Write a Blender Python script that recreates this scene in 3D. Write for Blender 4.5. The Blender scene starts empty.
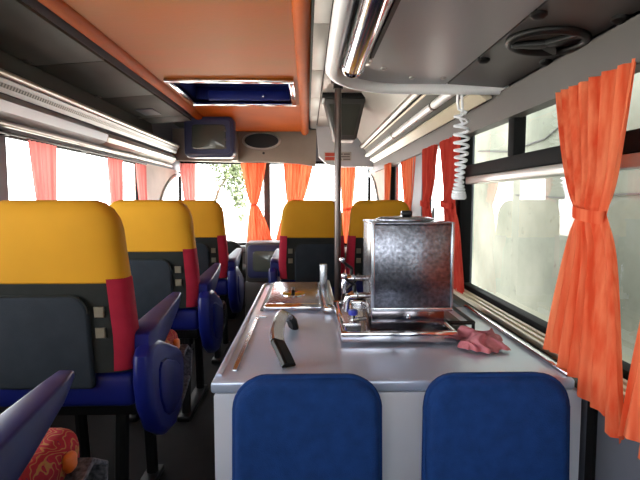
import bpy, bmesh, math, random
from mathutils import Vector, Matrix
random.seed(7)
E = 1.05                      # eye height above the bus floor; every z below is measured from the eye
C = bpy.context.scene.collection
PI = math.pi

# ------------------------------------------------------------------ materials
def lin(c):
    return tuple((v/255/12.92 if v/255 <= .04045 else ((v/255+.055)/1.055)**2.4) for v in c)

def mat(name, rgb, rough=.5, metal=0., vary=.12, scale=8., stretch=(1, 1, 1), bump=0., bscale=60., bstretch=None,
        rgb2=None, spec=.5, coat=0., detail=3.):
    m = bpy.data.materials.new(name); m.use_nodes = True
    nt = m.node_tree; N = nt.nodes; L = nt.links
    b = N['Principled BSDF']
    b.inputs['Roughness'].default_value = rough; b.inputs['Metallic'].default_value = metal
    b.inputs['Specular IOR Level'].default_value = spec
    b.inputs['Coat Weight'].default_value = coat
    c = lin(rgb)
    tc = N.new('ShaderNodeTexCoord'); mp = N.new('ShaderNodeMapping'); mp.inputs['Scale'].default_value = stretch
    L.new(tc.outputs['Object'], mp.inputs[0])
    nz = N.new('ShaderNodeTexNoise'); nz.inputs['Scale'].default_value = scale; nz.inputs['Detail'].default_value = detail
    L.new(mp.outputs[0], nz.inputs['Vector'])
    mx = N.new('ShaderNodeMix'); mx.data_type = 'RGBA'
    if rgb2 is None:
        a = tuple(v*(1-vary) for v in c); d = tuple(min(1, v*(1+vary)) for v in c)
    else:
        a = c; d = lin(rgb2)
    mx.inputs[6].default_value = (*a, 1); mx.inputs[7].default_value = (*d, 1)
    mr = N.new('ShaderNodeMapRange'); mr.inputs[1].default_value = .3; mr.inputs[2].default_value = .7
    L.new(nz.outputs['Fac'], mr.inputs[0]); L.new(mr.outputs[0], mx.inputs[0])
    L.new(mx.outputs[2], b.inputs['Base Color'])
    if bump:
        mp2 = N.new('ShaderNodeMapping'); mp2.inputs['Scale'].default_value = bstretch or (1, 1, 1)
        L.new(tc.outputs['Object'], mp2.inputs[0])
        n2 = N.new('ShaderNodeTexNoise'); n2.inputs['Scale'].default_value = bscale; n2.inputs['Detail'].default_value = 2
        L.new(mp2.outputs[0], n2.inputs['Vector'])
        bp = N.new('ShaderNodeBump'); bp.inputs['Strength'].default_value = bump; bp.inputs['Distance'].default_value = .004
        L.new(n2.outputs['Fac'], bp.inputs['Height']); L.new(bp.outputs[0], b.inputs['Normal'])
    return m

def cloth_mat(name, rgb, rgb2, trans=.5, scale=30, stretch=(1, 1, .04)):
    m = bpy.data.materials.new(name); m.use_nodes = True
    nt = m.node_tree; N = nt.nodes; L = nt.links
    N.remove(N['Principled BSDF']); out = N['Material Output']
    tc = N.new('ShaderNodeTexCoord'); mp = N.new('ShaderNodeMapping'); mp.inputs['Scale'].default_value = stretch
    L.new(tc.outputs['Object'], mp.inputs[0])
    nz = N.new('ShaderNodeTexNoise'); nz.inputs['Scale'].default_value = scale; nz.inputs['Detail'].default_value = 4
    L.new(mp.outputs[0], nz.inputs['Vector'])
    mr = N.new('ShaderNodeMapRange'); mr.inputs[1].default_value = .35; mr.inputs[2].default_value = .65
    L.new(nz.outputs['Fac'], mr.inputs[0])
    mx = N.new('ShaderNodeMix'); mx.data_type = 'RGBA'
    mx.inputs[6].default_value = (*lin(rgb), 1); mx.inputs[7].default_value = (*lin(rgb2), 1)
    L.new(mr.outputs[0], mx.inputs[0])
    d = N.new('ShaderNodeBsdfDiffuse'); t = N.new('ShaderNodeBsdfTranslucent'); s = N.new('ShaderNodeMixShader')
    s.inputs[0].default_value = trans
    L.new(mx.outputs[2], d.inputs[0]); L.new(mx.outputs[2], t.inputs[0])
    L.new(d.outputs[0], s.inputs[1]); L.new(t.outputs[0], s.inputs[2]); L.new(s.outputs[0], out.inputs[0])
    return m

def glass_mat(name, tint=(.96, .98, .97), base=.05, top=.75):
    m = bpy.data.materials.new(name); m.use_nodes = True
    nt = m.node_tree; N = nt.nodes; L = nt.links
    N.remove(N['Principled BSDF']); out = N['Material Output']
    lw = N.new('ShaderNodeLayerWeight'); lw.inputs[0].default_value = .5
    pw = N.new('ShaderNodeMath'); pw.operation = 'POWER'; pw.inputs[1].default_value = 4
    L.new(lw.outputs['Facing'], pw.inputs[0])
    mr = N.new('ShaderNodeMapRange'); mr.inputs[3].default_value = base; mr.inputs[4].default_value = top
    L.new(pw.outputs[0], mr.inputs[0])
    t = N.new('ShaderNodeBsdfTransparent'); t.inputs[0].default_value = (*tint, 1)
    g = N.new('ShaderNodeBsdfGlossy'); g.inputs['Roughness'].default_value = .0
    s = N.new('ShaderNodeMixShader')
    L.new(mr.outputs[0], s.inputs[0]); L.new(t.outputs[0], s.inputs[1]); L.new(g.outputs[0], s.inputs[2])
    L.new(s.outputs[0], out.inputs[0])
    return m

def perforated_mat(name, rgb, hole, pitch=.022):
    m = mat(name, rgb, .35, .6)
    nt = m.node_tree; N = nt.nodes; L = nt.links; b = N['Principled BSDF']
    old = b.inputs['Base Color'].links[0].from_socket
    tc = N.new('ShaderNodeTexCoord'); sp = N.new('ShaderNodeSeparateXYZ'); L.new(tc.outputs['Object'], sp.inputs[0])
    mo = N.new('ShaderNodeMath'); mo.operation = 'PINGPONG'; mo.inputs[1].default_value = pitch/2
    L.new(sp.outputs[1], mo.inputs[0])
    gt = N.new('ShaderNodeMath'); gt.operation = 'GREATER_THAN'; gt.inputs[1].default_value = pitch*.24
    L.new(mo.outputs[0], gt.inputs[0])
    mx = N.new('ShaderNodeMix'); mx.data_type = 'RGBA'; mx.inputs[7].default_value = (*lin(hole), 1)
    L.new(gt.outputs[0], mx.inputs[0]); L.new(old, mx.inputs[6]); L.new(mx.outputs[2], b.inputs['Base Color'])
    return m

def swirl_mat(name):          # red moquette with wandering gold and navy lines
    m = bpy.data.materials.new(name); m.use_nodes = True
    nt = m.node_tree; N = nt.nodes; L = nt.links; b = N['Principled BSDF']; b.inputs['Roughness'].default_value = .9
    tc = N.new('ShaderNodeTexCoord')
    w = N.new('ShaderNodeTexWave'); w.inputs['Scale'].default_value = 24; w.inputs['Distortion'].default_value = 16
    w.inputs['Detail'].default_value = 1; w.inputs['Detail Scale'].default_value = 1.2
    L.new(tc.outputs['Object'], w.inputs[0])
    r = N.new('ShaderNodeValToRGB'); e = r.color_ramp.elements
    e[0].position = 0; e[0].color = (*lin((160, 24, 44)), 1); e[1].position = .62; e[1].color = (*lin((176, 30, 50)), 1)
    for p, c in ((.68, (40, 20, 70)), (.8, (190, 40, 56)), (.955, (176, 128, 70))):
        x = e.new(p); x.color = (*lin(c), 1)
    L.new(w.outputs['Fac'], r.inputs[0]); L.new(r.outputs[0], b.inputs['Base Color'])
    return m

M = dict(
    floor=mat('floor_vinyl', (18, 17, 19), .8, spec=.2, vary=.2, scale=14, bump=.1, bscale=200),
    wallgrey=mat('wall_grey_panel', (92, 96, 106), .5, vary=.06),
    wallbeige=mat('wall_beige_panel', (205, 180, 165), .6, vary=.06),
    darklining=mat('dark_lining', (62, 64, 60), .6, vary=.08, scale=5, spec=.25),
    ceilgrey=mat('ceiling_grey', (168, 164, 158), .4, vary=.06, scale=4, bump=.05, bscale=30),
    seam=mat('seam_black', (18, 18, 20), .6),
    orange=mat('orange_ceiling', (170, 82, 10), .5, scale=1.6, stretch=(.7, 2.2, 1), rgb2=(150, 90, 22), bump=.1, bscale=90, bstretch=(.3, 1, 1), detail=8, spec=.1),
    orangeedge=mat('orange_edge', (178, 82, 10), .6, vary=.14, scale=3, spec=.15),
    chrome=mat('chrome', (215, 215, 220), .12, 1., vary=.03),
    steel=mat('brushed_steel', (186, 190, 198), .27, 1., vary=.06, scale=3, stretch=(1, 6, 1), bump=.05, bscale=12, bstretch=(1, 8, 1)),
    worktop=mat('worktop_steel', (194, 208, 232), .28, .4, vary=.05, scale=5, bump=.05, bscale=18, bstretch=(6, 1, 1)),
    galv=mat('galvanised_sheet', (88, 90, 98), .26, 1., scale=95, rgb2=(134, 136, 146), bump=.08, bscale=110),
    white=mat('white_paint', (236, 238, 243), .3, vary=.02),
    silver=mat('silver_panel', (150, 152, 156), .38, .35, vary=.05, scale=3),
    silver2=mat('silver_trim', (186, 184, 178), .3, .6, vary=.06, scale=5),
    cream=mat('cream_trim', (214, 204, 182), .35, vary=.05),
    perf=perforated_mat('perforated_cream', (196, 186, 150), (50, 44, 34)),
    perfg=perforated_mat('perforated_grey', (104, 102, 98), (24, 24, 24)),
    darkpanel=mat('dark_grey_panel', (64, 62, 62), .42, vary=.06, scale=5),
    pelmet=mat('pelmet_grey', (78, 74, 72), .5, vary=.05),
    black=mat('black_plastic', (16, 16, 18), .4, vary=.1, spec=.3),
    rubber=mat('black_rubber', (10, 10, 12), .7, vary=.1, spec=.15),
    paint=mat('counter_paint', (208, 214, 226), .42, vary=.04, scale=6),
    yellow=mat('yellow_cover', (198, 144, 28), .8, vary=.1, scale=4, bump=.25, bscale=9, spec=.3),
    seatdark=mat('charcoal_fabric', (36, 39, 38), .85, vary=.12, scale=20, bump=.15, bscale=300, spec=.2),
    pocket=mat('slate_pocket', (40, 47, 55), .8, vary=.1, scale=20, bump=.15, bscale=300, spec=.2),
    crimson=mat('crimson_fabric', (156, 32, 54), .8, vary=.1, scale=20, bump=.1, bscale=300, spec=.2),
    bluep=mat('blue_plastic', (18, 26, 96), .36, vary=.08, scale=10, spec=.3),
    bluefab=mat('blue_fabric', (24, 56, 112), .9, vary=.14, scale=40, bump=.4, bscale=420, spec=.15),
    navy=mat('navy_plastic', (40, 46, 86), .35, vary=.1),
    navydeep=mat('deep_blue_panel', (16, 30, 110), .5, vary=.1, spec=.3),
    screen=mat('grey_screen', (76, 82, 76), .18, vary=.05, coat=.4),
    swirl=swirl_mat('red_swirl_fabric'),
    orangeplastic=mat('orange_plastic', (232, 120, 50), .35),
    strap=mat('woven_strap', (40, 40, 48), .8, scale=90, rgb2=(110, 110, 120)),
    darksteel=mat('polished_dark_steel', (120, 116, 122), .14, 1., vary=.05),
    tag=mat('khaki_tag', (110, 104, 88), .6),
    brownpanel=mat('taupe_panel', (150, 138, 126), .5, vary=.05),
    lightpanel=mat('light_grey_panel', (196, 198, 204), .45, vary=.04),
    rag=mat('pink_rag', (176, 100, 112), .95, scale=40, rgb2=(196, 126, 134), bump=.3, bscale=120),
    stickerred=mat('sticker_red', (200, 70, 50), .5), stickergrey=mat('sticker_grey', (120, 112, 108), .5),
    stickerback=mat('sticker_back', (190, 184, 178), .5),
    bluebutton=mat('blue_button', (50, 60, 180), .3),
    curt=cloth_mat('orange_curtain', (230, 88, 54), (248, 140, 100), .35, 40),
    curtred=cloth_mat('red_curtain', (180, 54, 46), (204, 82, 68), .35, 40),
    curtpink=cloth_mat('glare_tinted_red_curtain', (206, 112, 108), (220, 142, 136), .4, 34),  # red cloth with the washed-out look of window glare put into its colour
    glass=glass_mat('window_glass'), 
    asphalt=mat('pale_ground', (190, 188, 182), .9, scale=4, vary=.1),
    bark=mat('bark', (90, 76, 60), .9, scale=20), leaf=mat('leaf', (104, 116, 84), .7, scale=30, vary=.2),
    cable=mat('cable_black', (30, 32, 30), .6),
)
# weathered concrete outside
def concrete():
    m = mat('weathered_concrete', (140, 141, 128), .95, scale=1.3, rgb2=(86, 92, 78), bump=.4, bscale=14, detail=9)
    nt = m.node_tree; N = nt.nodes; L = nt.links; b = N['Principled BSDF']
    old = b.inputs['Base Color'].links[0].from_socket
    tc = N.new('ShaderNodeTexCoord'); n = N.new('ShaderNodeTexNoise'); n.inputs['Scale'].default_value = 5; n.inputs['Detail'].default_value = 12
    n.inputs['Roughness'].default_value = .72
    L.new(tc.outputs['Object'], n.inputs['Vector'])
    mr = N.new('ShaderNodeMapRange'); mr.inputs[1].default_value = .6; mr.inputs[2].default_value = .72; L.new(n.outputs['Fac'], mr.inputs[0])
    mx = N.new('ShaderNodeMix'); mx.data_type = 'RGBA'; mx.inputs[7].default_value = (*lin((42, 46, 38)), 1)
    L.new(mr.outputs[0], mx.inputs[0]); L.new(old, mx.inputs[6]); L.new(mx.outputs[2], b.inputs['Base Color'])
    return m
M['concrete'] = concrete()

# ------------------------------------------------------------------ mesh builder
class MB:
    def __init__(s): s.bm = bmesh.new()
    def _merge(s, b):
        me = bpy.data.meshes.new('t'); b.to_mesh(me); b.free(); s.bm.from_mesh(me); bpy.data.meshes.remove(me)
    def box(s, x0, x1, y0, y1, z0, z1, bev=0, seg=2):
        b = bmesh.new()
        bmesh.ops.create_cube(b, size=1)
        for v in b.verts:
            v.co = Vector((x0+(v.co.x+.5)*(x1-x0), y0+(v.co.y+.5)*(y1-y0), z0+(v.co.z+.5)*(z1-z0)))
        if bev: bmesh.ops.bevel(b, geom=b.edges[:], offset=bev, segments=seg, affect='EDGES', profile=.5)
        s._merge(b); return s
    def prism(s, pts, axis, a, d, bev=0, seg=2, fn=None):
        """pts: outline in the two other axes (order kept), extruded along axis from a to d"""
        b = bmesh.new()
        def mk(p, q):
            p = list(p)
            return {'x': (q, p[0], p[1]), 'y': (p[0], q, p[1]), 'z': (p[0], p[1], q)}[axis]
        A = [b.verts.new(mk(p, a)) for p in pts]; D = [b.verts.new(mk(p, d)) for p in pts]
        n = len(pts); f1 = b.faces.new(A); f2 = b.faces.new(D[::-1])
        for i in range(n): b.faces.new((A[i], D[i], D[(i+1) % n], A[(i+1) % n]))
        bmesh.ops.recalc_face_normals(b, faces=b.faces[:])
        if bev:
            es = list(set(f1.edges[:]+f2.edges[:]))
            bmesh.ops.bevel(b, geom=es, offset=bev, segments=seg, affect='EDGES', profile=.5)
        if fn:
            for v in b.verts: v.co = Vector(fn(*v.co))
        s._merge(b); return s
    def loft(s, rings, cap=True, closed=True):
        b = s.bm
        R = [[b.verts.new(p) for p in r] for r in rings]
        n = len(R[0])
        for i in range(len(R)-1):
            for j in range(n if closed else n-1):
                b.faces.new((R[i][j], R[i][(j+1) % n], R[i+1][(j+1) % n], R[i+1][j]))
        if cap:
            b.faces.new(R[0][::-1]); b.faces.new(R[-1])
        return s
    def tube(s, pts, r, n=12, cap=True):
        P = [Vector(p) for p in pts]; rs = r if isinstance(r, (list, tuple)) else [r]*len(P)
        rings = []; prev = None
        for i, p in enumerate(P):
            t = (P[min(i+1, len(P)-1)]-P[max(i-1, 0)]).normalized()
            if prev is None:
                u = t.orthogonal().normalized()
            else:
                u = (prev-t*prev.dot(t)).normalized()
            prev = u; v = t.cross(u)
            rings.append([p+(u*math.cos(2*PI*k/n)+v*math.sin(2*PI*k/n))*rs[i] for k in range(n)])
        return s.loft(rings, cap)
    def strip(s, pts, up, w, h):
        """flat bar swept along pts, width w across, height h along the local normal"""
        P = [Vector(p) for p in pts]; rings = []
        for i, p in enumerate(P):
            t = (P[min(i+1, len(P)-1)]-P[max(i-1, 0)]).normalized()
            a = t.cross(Vector(up)).normalized(); nn = a.cross(t).normalized()
            c = .25*min(w, h)
            q = [(-w/2, -h/2+c), (-w/2+c, -h/2), (w/2-c, -h/2), (w/2, -h/2+c), (w/2, h/2-c), (w/2-c, h/2), (-w/2+c, h/2), (-w/2, h/2-c)]
            rings.append([p+a*x+nn*y for x, y in q])
        return s.loft(rings)
    def lathe(s, c, prof, axis='z', n=24, sx=1, sy=1):
        rings = []
        for r, h in prof:
            ring = []
            for k in range(n):
                a = 2*PI*k/n; x, y = r*math.cos(a)*sx, r*math.sin(a)*sy
                ring.append({'z': (c[0]+x, c[1]+y, c[2]+h), 'y': (c[0]+x, c[1]+h, c[2]+y), 'x': (c[0]+h, c[1]+x, c[2]+y)}[axis])
            rings.append(ring)
        return s.loft(rings)
    def grid(s, f, nu, nv):
        V = [[s.bm.verts.new(f(i/nu, j/nv)) for i in range(nu+1)] for j in range(nv+1)]
        for j in range(nv):
            for i in range(nu): s.bm.faces.new((V[j][i], V[j][i+1], V[j+1][i+1], V[j+1][i]))
        return s
    def build(s, name, m, parent=None, loc=None, smooth=True, recalc=True, ang=38):
        bm = s.bm
        if recalc: bmesh.ops.recalc_face_normals(bm, faces=bm.faces[:])
        for v in bm.verts: v.co.z += E
        if parent is not None: off = world_loc(parent)
        elif loc is not None: off = Vector(loc)+Vector((0, 0, E))
        else:
            xs = [v.co.x for v in bm.verts]; ys = [v.co.y for v in bm.verts]; zs = [v.co.z for v in bm.verts]
            off = Vector(((min(xs)+max(xs))/2, (min(ys)+max(ys))/2, min(zs)))
        for v in bm.verts: v.co -= off
        me = bpy.data.meshes.new(name); bm.to_mesh(me); bm.free()
        me.materials.append(m)
        if smooth:
            me.polygons.foreach_set('use_smooth', [True]*len(me.polygons)); me.set_sharp_from_angle(angle=math.radians(ang))
        o = bpy.data.objects.new(name, me); C.objects.link(o)
        if parent is not None: o.parent = parent
        else: o.location = off
        return o

def world_loc(o):
    v = Vector(o.location)
    while o.parent: o = o.parent; v += Vector(o.location)
    return v
def tag(o, label, cat, group=None):
    o['label'] = label; o['category'] = cat
    if group: o['group'] = group
    return o
def struct(o, label=None):
    o['kind'] = 'structure'
    if label: o['label'] = label
    return o
def thing(name, label, cat, loc, group=None):
    o = bpy.data.objects.new(name, None); C.objects.link(o); o.location = Vector(loc)+Vector((0, 0, E)); o.empty_display_size = .1
    return tag(o, label, cat, group)
def kids(o): return [c for c in list(C.objects) if c.parent == o]
def dup(root, delta, label):
    r = root.copy(); C.objects.link(r); r.location = Vector(root.location)+Vector(delta); r['label'] = label
    for ch in kids(root):
        c = ch.copy(); C.objects.link(c); c.parent = r
        for g in kids(ch):
            d = g.copy(); C.objects.link(d); d.parent = c
    return r
def rrect(x0, x1, z0, z1, r, n=6, rb=None):
    rb = r if rb is None else rb; P = []
    for cx, cz, a0, q in ((x1-r, z1-r, 0, r), (x0+r, z1-r, 90, r), (x0+rb, z0+rb, 180, rb), (x1-rb, z0+rb, 270, rb)):
        for k in range(n+1):
            a = math.radians(a0+90*k/n); P.append((cx+q*math.cos(a), cz+q*math.sin(a)))
    return P
def lerp(a, b, t): return a+(b-a)*t
def interp(tab, z):
    if z <= tab[0][0]: return tab[0][1]
    for (a, u), (b, v) in zip(tab, tab[1:]):
        if z <= b: return lerp(u, v, (z-a)/(b-a))
    return tab[-1][1]

# ------------------------------------------------------------------ the shell of the bus
XL, XR = -1.40, .70           # glass planes
YB, YF = -1.5, 5.5
FL = -1.05
WT, WB = .30, -.39            # window head and sill
struct(MB().box(XL-.06, XR+.06, YB, YF, FL-.06, FL).build('floor', M['floor']))
struct(MB().box(XL-.06, -.88, YB-.05, YF, .78, .84).box(-.08, XR+.06, YB-.05, YF, .78, .84).box(-.88, -.08, YB-.05, 3.17, .78, .84).box(-.88, -.08, 3.98, YF, .78, .84).build('ceiling', M['darklining']))

def opening_y(t, y0, y1, x0, x1): t.box(x0, x1, y0, y1, WB, WT+.02)
wl = MB()
wl.box(XL-.05, XL+.03, YB, YF, FL, WB)
wl.box(XL-.05, XL+.03, YB, YF, WT, .78)
for y0, y1 in ((YB, YB+.1), (-.1, 0.), (1.1, 1.2), (2.16, 2.34)): opening_y(wl, y0, y1, XL-.05, XL+.03)
struct(wl.build('wall_left', M['wallgrey']))
# quarter panels with an arched front edge
def arch(x0, x1, y0, name, sgn):
    pts = [(y0, WB), (y0+.32, WB)]
    for k in range(9):
        a = math.radians(10*k+5); pts.append((y0+.32+.95*(1-math.cos(a)), WB+.66*math.sin(a)))
    pts += [(5.35, WT+.01), (y0, WT+.01)]
    o = struct(MB().prism(pts, 'x', x0, x1).build(name, M['wallbeige']))
    xi = x1 if sgn < 0 else x0
    tp = [(xi, p[0], p[1]) for p in pts[1:-2]]
    b = MB().tube(tp, .02, 8).build('arch_trim', M['silver2'], o)
    return o
arch(XL-.04, XL+.032, 4.22, 'trim_1', -1)
wr = MB()
wr.box(.60, XR+.05, YB, YF, FL, WB-.01)
wr.box(XR-.02, XR+.05, YB, YF, WT+.02, .78)
for y0, y1 in ((YB, YB+.1), (-.05, .1), (2.24, 2.32), (2.92, 3.22), (4.1, 4.16)): opening_y(wr, y0, y1, XR-.03, XR+.05)
struct(wr.build('wall_right', M['wallgrey']))
arch(XR-.032, XR+.04, 4.16, 'trim_2', 1)
struct(MB().box(XL-.05, XR+.05, YF, YF+.05, FL, -.5).box(XL-.05, XR+.05, YF, YF+.05, .42, .78).build('wall_front', M['wallgrey']))
wb = MB().box(XL-.05, XR+.05, YB-.05, YB, FL, -.2).box(XL-.05, XR+.05, YB-.05, YB, .45, .78)
wb.box(XL-.05, XL+.2, YB-.05, YB, -.2, .45).box(XR-.2, XR+.05, YB-.05, YB, -.2, .45)
struct(wb.build('wall_back', M['wallgrey']))

wn = [0]
def side_window(x, y0, y1, frame=True, z0=WB, z1=WT+.02):
    wn[0] += 1
    f = MB(); t = .028
    f.box(x-.02, x+.02, y0, y1, z0, z0+t, .006).box(x-.02, x+.02, y0, y1, z1-t, z1, .006)
    f.box(x-.018, x+.018, y0, y0+t, z0, z1, .006).box(x-.018, x+.018, y1-t, y1, z0, z1, .006)
    o = struct(f.build('window_%d' % wn[0], M['rubber']))
    g = MB(); v = [g.bm.verts.new(p) for p in ((x, y0+.01, z0+.01), (x, y1-.01, z0+.01), (x, y1-.01, z1-.01), (x, y0+.01, z1-.01))]
    g.bm.faces.new(v); g.build('pane', M['glass'], o)
    return o
for y0, y1 in ((YB+.1, -.1), (0, 1.1), (1.2, 2.16), (2.34, 4.22)): side_window(XL, y0, y1)
side_window(XR, YB+.1, -.05)
w1 = side_window(XR, .1, 2.24)
# sliding sash bar, its bright rail, and the upper mullion of the big right window
MB().box(XR-.028, XR+.018, .12, 2.22, .098, .146, .006).build('sash_bar', M['rubber'], w1)
MB().box(XR-.034, XR+.01, .12, 2.10, .066, .096, .004).build('sash_rail', M['silver2'], w1)
MB().box(XR-.034, XR+.02, 2.17, 2.245, WB, .31, .006).build('end_post', M['rubber'], w1)
MB().box(XR-.026, XR+.016, 1.635, 1.685, .145, .31, .005).build('mullion', M['rubber'], w1)
side_window(XR, 2.32, 2.92); side_window(XR, 3.22, 4.1)
# rear window and windscreen
def cross_window(y, x0, x1, z0, z1):
    wn[0] += 1; t = .03
    f = MB().box(x0, x1, y-.02, y+.02, z0, z0+t, .006).box(x0, x1, y-.02, y+.02, z1-t, z1, .006)
    f.box(x0, x0+t, y-.018, y+.018, z0, z1, .006).box(x1-t, x1, y-.018, y+.018, z0, z1, .006)
    o = struct(f.build('window_%d' % wn[0], M['rubber']))
    g = MB(); v = [g.bm.verts.new(p) for p in ((x0+.01, y, z0+.01), (x1-.01, y, z0+.01), (x1-.01, y, z1-.01), (x0+.01, y, z1-.01))]
    g.bm.faces.new(v); g.build('pane', M['glass'], o)
    return o
cross_window(YB-.02, XL+.2, XR-.2, -.2, .45)
ws = cross_window(YF+.02, XL, XR, -.5, .42)
MB().box(-.47, -.40, YF-.04, YF+.04, -.5, .42, .01).build('mullion', M['pelmet'], ws)

# right sill with aluminium tracks, black gap strip beside the counter
struct(MB().box(.582, XR, YB, 4.9, WB-.0175, WB-.004, .003).build('trim_3', M['darklining']))
tr = MB()
for x in (.622, .645, .668): tr.box(x-.006, x+.006, .1, 2.6, WB-.004, WB+.012, .002)
struct(tr.build('trim_4', M['cream']))
struct(MB().box(.5925, .5995, .985, 1.012, FL, WB-.032).build('trim_5', M['rubber']))
# right pelmet under the racks
struct(MB().prism([(.655, .268), (.70, .268), (.70, .375), (.648, .362)], 'y', YB, 4.9, .003).build('trim_6', M['pelmet']))

# right ceiling: grey panels with dark seams between them
cb = MB().box(.02, XR, YB, 5.2, .735, .75).build('trim_7', M['seam']); struct(cb)
cp = MB(); ys = (YB, -.6, .3, 1.2, 2.12, 2.86, 3.62, 4.4, 5.2)
for a, b in zip(ys, ys[1:]):
    cp.box(.03, .095, a+.004, b-.004, .722, .74, .003)
    cp.box(.103, .40, a+.004, b-.004, .722, .74, .003)
struct(cp.build('trim_8', M['ceilgrey']))
# sloping lining down to the forward right rack
struct(MB().prism([(.36, .735), (.40, .735), (.60, .54), (.60, .50), (.53, .50)], 'y', 1.74, 4.72, .004).build('trim_9', M['ceilgrey']))

# orange ceiling panel with rolled edges
op = thing('ceiling_panel', 'wide orange leather-look ceiling panel with rolled edges above the aisle', 'ceiling panel', (-.48, 2, .75))
HX0, HX1, HY0, HY1 = -.85, -.11, 3.2, 3.95
p = MB()
def slab(x0, x1, y0, y1): p.box(x0, x1, y0, y1, .748, .775)
slab(-.93, HX0, YB, 4.1); slab(HX1, -.03, YB, 4.1); slab(HX0, HX1, YB, HY0); slab(HX0, HX1, HY1, 4.1)
p.build('panel', M['orange'], op, smooth=False)
p = MB()
pr = [(4.1, .748), (4.5, .735), (4.75, .705), (4.95, .668), (5.0, .672), (5.0, .78), (4.1, .775)]
p.prism(pr, 'x', -.93, -.03); p.build('front_roll', M['orangeedge'], op)
for xx in (-.955, -.02):
    p = MB(); p.tube([(xx, YB, .752), (xx, 4.1, .752), (xx, 4.5, .738), (xx, 4.8, .70), (xx, 4.97, .668)], .038, 14)
    p.build('edge_roll', M['orangeedge'], op)
# roof hatch set in the panel
h = thing('roof_hatch', 'rectangular chrome framed roof hatch with a dark blue recess in the orange ceiling', 'hatch', (-.48, 3.57, .75))
f = MB()
f.box(HX0-.03, HX1+.03, HY0-.045, HY0, .722, .75, .008).box(HX0-.03, HX1+.03, HY1, HY1+.03, .728, .75, .008)
f.box(HX0-.03, HX0+.005, HY0, HY1, .73, .75, .006).box(HX1-.005, HX1+.03, HY0, HY1, .726, .75, .008)
f.build('frame', M['chrome'], h)
MB().box(HX0-.02, HX1+.02, HY0-.02, HY1+.02, .87, .89).box(HX0-.02, HX0, HY0, HY1, .745, .87).box(HX1, HX1+.02, HY0, HY1, .745, .87).box(HX0, HX1, HY0-.02, HY0, .745, .87).box(HX0, HX1, HY1, HY1+.02, .745, .87).build('recess', M['navydeep'], h)
MB().box(HX0+.1, HX1-.02, HY1-.06, HY1-.01, .76, .83, .008).build('inner_flap', M['navydeep'], h)
MB().lathe((-.33, HY1-.062, .785), [(.008, 0), (.008, -.012), (.003, -.015)], 'y', 10).build('catch', M['chrome'], h)

# left overhead lockers (dark) with their doors
lk = thing('overhead_locker', 'row of dark grey overhead lockers sloping down to the left windows', 'locker', (-1.15, 2, .55))
MB().prism([(-1.002, .702), (-1.002, .775), (-1.365, .775), (-1.365, .672)], 'y', YB, 4.45).build('body', M['wallgrey'], lk)
ys = (YB, -.63, .17, .97, 1.77, 2.57, 3.37, 4.17, 4.45)
def sl(t, o=0): # along the underside
    return (lerp(-1.004, -1.365, t)+o*.1, lerp(.70, .672, t)-o)
for a, b in zip(ys, ys[1:]):
    d = MB().prism([sl(.0, .0), sl(.0, .014), sl(.95, .014), sl(.95, 0)], 'y', a+.004, b-.004, .003)
    dd = d.build('door', M['darklining'], lk)
    if b-a > .5: MB().prism([sl(.88, .014), sl(.88, .022), sl(.94, .022), sl(.94, .014)], 'y', b-.12, b-.05, .002).build('latch', M['pelmet'], dd)
MB().prism([sl(.38, .014), sl(.38, .022), sl(.72, .022), sl(.72, .014)], 'y', 3.78, 4.02, .003).build('label_plate', M['wallgrey'], lk)
MB().prism([(-1.34, .56), (-1.335, .565), (-1.352, .67), (-1.365, .67), (-1.365, .56)], 'y', YB, 4.45).build('back_lining', M['darklining'], lk)

# left parcel-shelf rail: tubes and perforated strip
lr = thing('luggage_rail', 'long silver luggage rail with perforated strip above the left windows', 'rail', (-1.3, 2, .33))
MB().tube([(-1.262, YB, .525), (-1.262, 5.0, .525)], .016, 12).build('top_tube', M['silver2'], lr)
MB().prism([(-1.275, .492), (-1.268, .488), (-1.277, .472), (-1.285, .475)], 'y', YB, 5.0).build('perforated_strip', M['perfg'], lr)
MB().prism([(-1.285, .475), (-1.274, .471), (-1.284, .452), (-1.295, .455)], 'y', YB, 5.0).build('middle_cove', M['silver'], lr)
MB().prism([(-1.276, .51), (-1.262, .505), (-1.27, .49), (-1.284, .493)], 'y', YB, 5.0).build('upper_cove', M['silver'], lr)
MB().prism([(-1.295, .45), (-1.275, .42), (-1.285, .375), (-1.33, .352), (-1.37, .352), (-1.37, .45)], 'y', YB, 3.3, .006).build('lower_cove', M['silver'], lr)
MB().prism([(-1.30, .436), (-1.285, .405), (-1.295, .375), (-1.335, .352), (-1.37, .352), (-1.37, .45)], 'y', 3.32, 5.0, .006).build('lower_cove', M['silver2'], lr)
MB().tube([(-1.335, YB, .335), (-1.335, 5.0, .335)], .014, 10).build('bottom_tube', M['silver2'], lr)
# right forward rail
rr = thing('luggage_rail', 'cream and silver luggage rail with perforated strip above the right windows', 'rail', (.55, 3.3, .33))
MB().tube([(.505, 1.76, .49), (.505, 4.62, .49)], .018, 14).build('top_tube', M['silver2'], rr)
MB().prism([(.520, .468), (.528, .474), (.542, .456), (.534, .450)], 'y', 1.76, 4.62).build('perforated_strip', M['perf'], rr)
MB().tube([(.554, 1.76, .412), (.554, 4.66, .412)], .018, 14).build('middle_tube', M['white'], rr)
MB().prism([(.518, .472), (.535, .50), (.60, .50), (.66, .385), (.605, .378), (.57, .395)], 'y', 1.765, 4.6).build('backing', M['darklining'], rr)
for y in (3.2, 2.2): MB().tube([(.554, y, .412), (.554, y+.02, .412)], .021, 14).build('tube_band', M['pelmet'], rr)
MB().prism([(.590, .388), (.585, .376), (.625, .345), (.648, .355), (.64, .375)], 'y', 1.76, 4.7, .004).build('lower_strip', M['cream'], rr)
MB().tube([(.505, 4.62, .49), (.505, 4.64, .49)], .021, 14).build('end_cap', M['black'], rr)
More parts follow.
